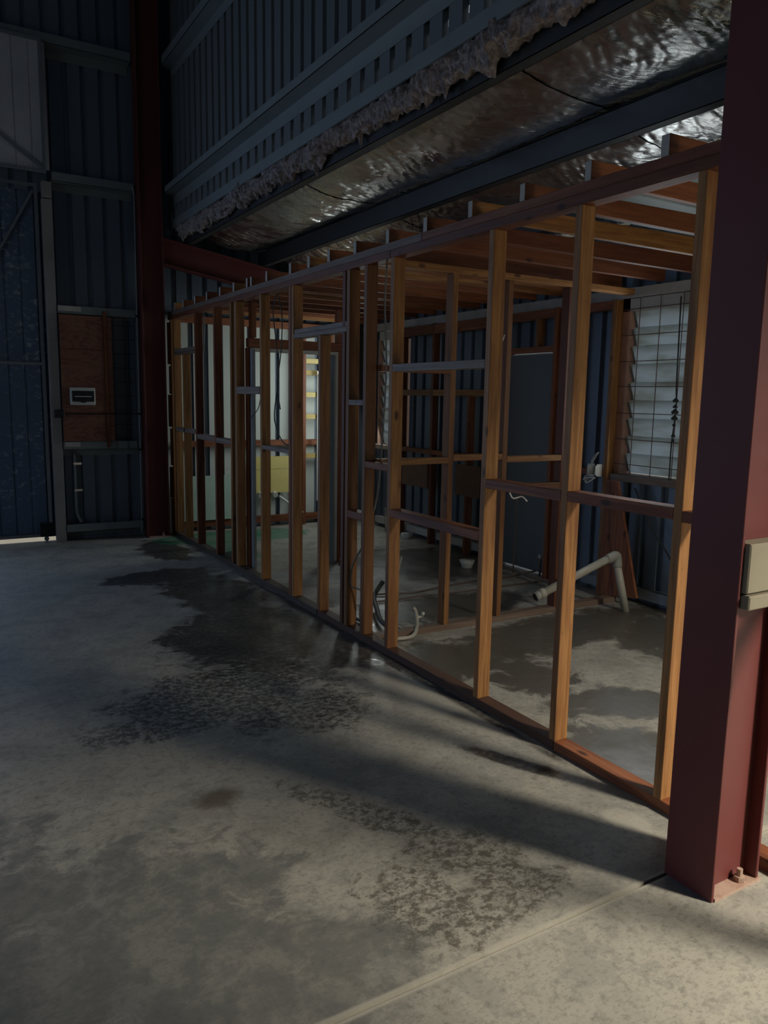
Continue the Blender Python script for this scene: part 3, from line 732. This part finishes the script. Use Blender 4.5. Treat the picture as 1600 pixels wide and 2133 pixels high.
t = thing('conduit', 'short pale conduit curving out below the plywood board', 'conduit', (1.40, 8.89, .2), 'electrical conduits')
MB().tube(smoothpts([(1.395, 8.905, .96), (1.395, 8.905, .6), (1.392, 8.905, .36), (1.405, 8.90, .26), (1.44, 8.89, .19)]), .018, 10).build('tube', M['galv'], t, smooth=True)
for z in (.84, .55): one((1.375, 1.46, 8.88, 8.886, z-.012, z+.012)).build('clip', M['chrome'], t)
t = thing('wire_mesh', 'dark wire mesh fixed to the far wall right of the plywood board', 'wire mesh', (1.93, 8.78, 1.1))
for z in (1.27, 1.42, 1.58, 1.73, 1.88, 2.03, 2.18, 2.33): MB().tube([(1.81, 8.782, z), (2.04, 8.782, z)], .003, 5).build('wire', M['black'], t)
for x in (1.82, 1.94, 2.04): MB().tube([(x, 8.786, 1.0), (x, 8.786, 2.42)], .003, 5).build('wire', M['black'], t)
for i, (x0, x1, z, lab) in enumerate(((1.275, 1.50, 2.45, 'pale label strip stuck on the girt above the plywood board'), (1.285, 1.44, 1.03, 'pale label strip stuck on the girt below the plywood board'))):
    tag(one((x0, x1, FY-.156, FY-.153, z, z+.05)).build('label_strip', M['paleframe']), lab, 'label', 'label strips')

# ------------------------------------------------------------------ third room: linings, pipes, timbers
t = thing('yellow_panel', 'yellow board with two white pipe stubs on the pale end wall', 'panel', (3.7, 8.83, .42))
one((3.45, 3.96, 8.82, 8.838, .42, .71)).build('board', M['yellow'], t); one((3.45, 3.96, 8.82, 8.838, .715, .87)).build('board', M['yellow'], t)
for x in (3.50, 3.69): MB().tube([(x, 8.83, .415), (x, 8.77, .395)], [.03, .034], 12).build('pipe_stub', M['white'], t)
tag(MB().tube(smoothpts([(3.72, 8.735, .385), (3.82, 8.725, .31), (3.96, 8.72, .20), (4.03, 8.72, .17)]), .016, 8).build('waste_pipe', M['white'], smooth=True), 'white waste pipe running down from the yellow board', 'pipe')
tag(one((2.56, 3.15, 8.825, 8.838, .13, .66)).build('lining_sheet', M['palegreen']), 'pale green lining sheet at the foot of the end wall', 'sheet')
t = thing('tap_frame', 'yellowish noggins with a tap between two studs on the pale end wall', 'stud wall', (4.25, 8.80, 0))
one((4.06, 4.10, 8.775, 8.845, 0, 2.41)).build('stud', REDW['Z'], t); one((4.44, 4.48, 8.775, 8.845, 0, 2.41)).build('stud', REDW['Z'], t)
for z in (2.01, 1.87, 1.60, 1.33, .84): one((4.10, 4.44, 8.775, 8.845, z, z+.06)).build('noggin', YELW['X'], t, bevel=.002)
tp = MB().tube([(4.25, 8.774, 1.90), (4.25, 8.70, 1.90)], .012, 8); tp.tube([(4.25, 8.71, 1.90), (4.25, 8.69, 1.90)], .034, 12); tp.build('tap', M['chrome'], t)
MB().tube([(4.25, 8.76, .30), (4.25, 8.76, 1.87)], .010, 8).build('riser_pipe', M['white'], t)

# ------------------------------------------------------------------ pipes, cables, taps in the framed rooms
t = thing('drain_pipe', 'cream drain pipe with grey elbow sloping up from the floor below the window', 'pipe', (4.55, 4.0, 0))
MB().tube([(4.60, 4.00, 0), (4.50, 4.03, .40)], .030, 14).build('riser', M['pvc'], t, smooth=True)
MB().tube([(4.44, 4.035, .435), (3.75, 4.06, .215)], .030, 14).build('branch', M['pvc'], t, smooth=True)
MB().tube(smoothpts([(4.508, 4.028, .36), (4.502, 4.03, .415), (4.485, 4.032, .445), (4.40, 4.037, .42)]), .037, 14).build('elbow', M['pvcgrey'], t, smooth=True)
cp = MB().tube([(3.80, 4.058, .230), (3.76, 4.060, .218)], .037, 14); cp.build('coupling', M['pvc'], t, smooth=True)
MB().tube([(3.755, 4.060, .2165), (3.72, 4.061, .205)], .034, 14).build('coupling', M['pvcgrey'], t, smooth=True)
MB().tube([(3.722, 4.061, .2057), (3.7195, 4.061, .2049)], .028, 14).build('bore', M['black'], t)
def pipe(pts, r, mat, name, lab, cat, group=None, n=8):
    return tag(MB().tube(smoothpts(pts), r, n).build(name, M[mat], smooth=True), lab, cat, group)
pipe([(3.0, 5.33, .012), (3.39, 5.18, .02), (3.78, 5.24, .02), (4.18, 5.28, .02), (4.55, 5.28, .02), (4.84, 5.30, .03)], .009, 'copper', 'copper_pipe', 'long thin pipe lying across the floor to the foot of the grey door', 'pipe', 'thin pipes on the floor')
pipe([(2.9, 5.10, .012), (3.51, 5.06, .014), (3.94, 5.04, .014), (4.51, 5.03, .014), (4.70, 5.0, .014)], .008, 'copper', 'copper_pipe', 'second thin pipe on the floor, on the near side of the longer one', 'pipe', 'thin pipes on the floor')
pipe([(4.60, 5.62, .05), (4.60, 5.40, .055), (4.60, 5.15, .045), (4.58, 4.8, .045)], .012, 'copper', 'copper_pipe', 'short copper pipe crossing the other two on the floor in front of the grey door', 'pipe', 'thin pipes on the floor')
pipe([(4.575, 5.31, .04), (4.575, 5.30, .4), (4.57, 5.29, .74), (4.565, 5.28, .86)], .007, 'copper', 'copper_pipe', 'thin copper pipe rising upright in front of the grey door', 'pipe')
t = thing('garden_tap', 'small tap on a short riser by the right edge of the grey door', 'tap', (4.82, 5.22, 0))
MB().tube([(4.82, 5.22, 0), (4.82, 5.22, .17)], .010, 8).build('riser', M['copper'], t); tb = MB().tube([(4.82, 5.22, .16), (4.80, 5.20, .15), (4.785, 5.19, .12)], .014, 8); sp = tb.build('spout', M['chrome'], t)
MB().tube([(4.82, 5.22, .17), (4.82, 5.22, .20)], [.018, .022], 8).build('handle', M['white'], sp)
t = thing('floor_drain_collar', 'white round drain collar standing on the floor near the pale bottom girt', 'pipe', (4.44, 5.83, 0), 'floor drain collars')
MB().tube([(4.44, 5.83, 0), (4.44, 5.83, .03), (4.44, 5.83, .07), (4.44, 5.83, .072), (4.44, 5.83, .03)], [.05, .06, .075, .065, .05], 18, cap=False).build('collar', M['white'], t, smooth=True)
t = thing('floor_drain_collar', 'small white drain collar on the floor at the far end of the pale bottom girt', 'pipe', (4.75, 7.4, 0), 'floor drain collars')
MB().tube([(4.75, 7.4, 0), (4.75, 7.4, .05), (4.75, 7.4, .06), (4.75, 7.4, .03)], [.06, .075, .065, .05], 16, cap=False).build('collar', M['white'], t, smooth=True)
pipe([(2.92, 4.66, .012), (2.95, 4.72, .03), (3.0, 4.82, .12), (3.08, 4.92, .24), (3.15, 5.02, .28), (3.20, 5.06, .36)], .010, 'pvc', 'conduit', 'bent pale conduit sticking up from the floor behind the stud wall', 'conduit')
pipe([(2.75, 4.28, .02), (2.70, 4.5, .04), (2.80, 4.75, .06), (2.92, 5.0, .08), (3.02, 5.1, .12), (3.06, 5.1, .17)], .018, 'cabledark', 'corrugated_hose', 'dark corrugated hose lying on the floor behind the stud wall', 'hose', None, 10)
pipe([(2.54, 4.36, .02), (2.58, 4.48, .02), (2.62, 4.62, .02), (2.60, 4.85, .02)], .012, 'cabledark', 'corrugated_hose', 'shorter dark hose curled beside the corrugated hose', 'hose')
pipe([(2.56, 4.22, .02), (2.62, 4.16, .03), (2.74, 4.17, .03), (2.86, 4.30, .05), (2.90, 4.38, .12), (2.89, 4.40, .15)], .013, 'pvc', 'conduit', 'pale curved conduit end rising beside the foot of the partition', 'conduit')
pipe([(2.95, 4.44, .01), (2.97, 4.46, .05), (3.0, 4.45, .06), (2.99, 4.42, .09)], .012, 'white', 'cable_tag', 'white scrap of plastic by the foot of the partition', 'scrap')
CX = 2.515
pipe([(CX, 4.215, 2.425), (CX, 4.23, 2.17), (CX, 4.20, 1.81), (CX, 4.23, 1.39), (CX, 4.26, 1.14), (CX-.01, 4.285, .94), (CX-.03, 4.40, .65), (CX-.06, 4.50, .48), (CX-.06, 4.52, .33), (CX-.02, 4.45, .30), (CX, 4.50, .12), (CX, 4.45, .06)], .006, 'cable', 'hanging_cable', 'grey cable hanging the full height between the middle studs', 'cable', 'hanging cables')
pipe([(CX+.05, 4.19, 2.425), (CX+.05, 4.175, 2.2), (CX+.05, 4.21, 2.0), (CX+.05, 4.22, 1.6), (CX+.05, 4.225, 1.3), (CX+.05, 4.24, 1.10), (CX+.05, 4.20, .98), (CX+.05, 4.21, .85), (CX+.05, 4.25, .74), (CX+.05, 4.27, .9)], .005, 'cable', 'hanging_cable', 'second thinner cable looping beside the long grey one', 'cable', 'hanging cables')
pipe([(CX, 5.95, 2.425), (CX, 6.02, 2.29), (CX, 5.95, 2.01), (CX, 5.91, 1.78), (CX, 6.0, 1.47), (CX, 5.96, 1.35), (CX, 5.83, 1.24), (CX, 5.69, 1.215)], .005, 'cabledark', 'hanging_cable', 'dark cable drooping through the doorway bay to the noggin', 'cable', 'hanging cables')
pipe([(CX+.01, 5.94, 2.425), (CX+.01, 5.86, 2.24), (CX+.01, 5.89, 1.94), (CX+.01, 5.97, 1.7), (CX+.01, 5.90, 1.5)], .005, 'cabledark', 'hanging_cable', 'shorter dark cable beside the drooping one in the doorway bay', 'cable', 'hanging cables')
pipe([(CX, 7.82, 2.425), (CX, 7.83, 2.2), (CX, 7.95, 1.82), (CX, 8.08, 1.4), (CX, 8.05, 1.26)], .007, 'cable', 'hanging_cable', 'pale cable hanging near the far end of the stud wall', 'cable', 'hanging cables')
pipe([(CX, 6.29, 1.62), (CX, 6.36, 1.50), (CX, 6.5, 1.43), (CX, 6.58, 1.39)], .004, 'cabledark', 'hanging_cable', 'short dark wire curling down under the grey noggin', 'cable', 'hanging cables')
t = thing('power_outlet', 'white power outlet bracket with loose wires on the corner stud by the window', 'outlet', (4.76, 4.52, 1.0))
for a in ((4.70, 4.774, 4.49, 4.50, 1.0, 1.10), (4.70, 4.774, 4.575, 4.585, 1.0, 1.10), (4.70, 4.712, 4.49, 4.585, 1.0, 1.012), (4.70, 4.712, 4.49, 4.585, 1.088, 1.10)):
    one(a).build('bracket', M['white'], t)
for k in range(5):
    MB().tube(smoothpts([(4.73, 4.58, 1.02), (4.71+jit(.02), 4.60+jit(.03), .98+jit(.02)), (4.70+jit(.03), 4.56+jit(.04), .965+jit(.03)), (4.70, 4.53+jit(.05), .99)]), .005, 6).build('wire', M['white'], t, smooth=True)
for k in range(2): MB().tube(smoothpts([(4.73, 4.57, 1.09), (4.72, 4.55-k*.02, 1.14), (4.71, 4.50-k*.02, 1.19+.01*k)]), .004, 6).build('wire', M['white'], t, smooth=True)
pipe([(2.52, 2.98, 1.15), (2.53, 2.96, 1.12), (2.56, 2.93, 1.13), (2.57, 2.90, 1.11)], .004, 'white', 'wire_scrap', 'pale scrap of wire hanging below the noggin of the stud wall', 'scrap')
tag(MB().box(3.10, 4.70, 2.35, 3.30, 2.640, 2.648).build('green_sheet', M['green']), 'dark green sheet lying on top of the ceiling joists', 'sheet')
pipe([(2.515, 3.06, 1.93), (2.515, 3.10, 1.86), (2.515, 3.13, 1.82), (2.515, 3.16, 1.74), (2.515, 3.17, 1.735)], .004, 'white', 'pull_cord', 'short white pull cord hanging over the upper noggin of the stud wall', 'cord')
pipe([(4.845, 4.20, .93), (4.845, 4.12, .80), (4.845, 4.0, .62), (4.845, 3.80, .40), (4.845, 3.78, .14)], .007, 'cabledark', 'wall_cable', 'dark cable sagging down the right wall below the barred window', 'cable')
# beige packer in the near column recess
t = thing('timber_packer', 'beige timber block jammed in the recess of the near maroon column', 'block', (2.24, 1.44, 1.0))
one((2.124, 2.34, 1.385, 1.448, 1.035, 1.19)).build('block', M['block'], t, bevel=.004); one((2.124, 2.34, 1.375, 1.448, .985, 1.030)).build('ledge', M['block'], t, bevel=.004)
bpy.context.view_layer.update()
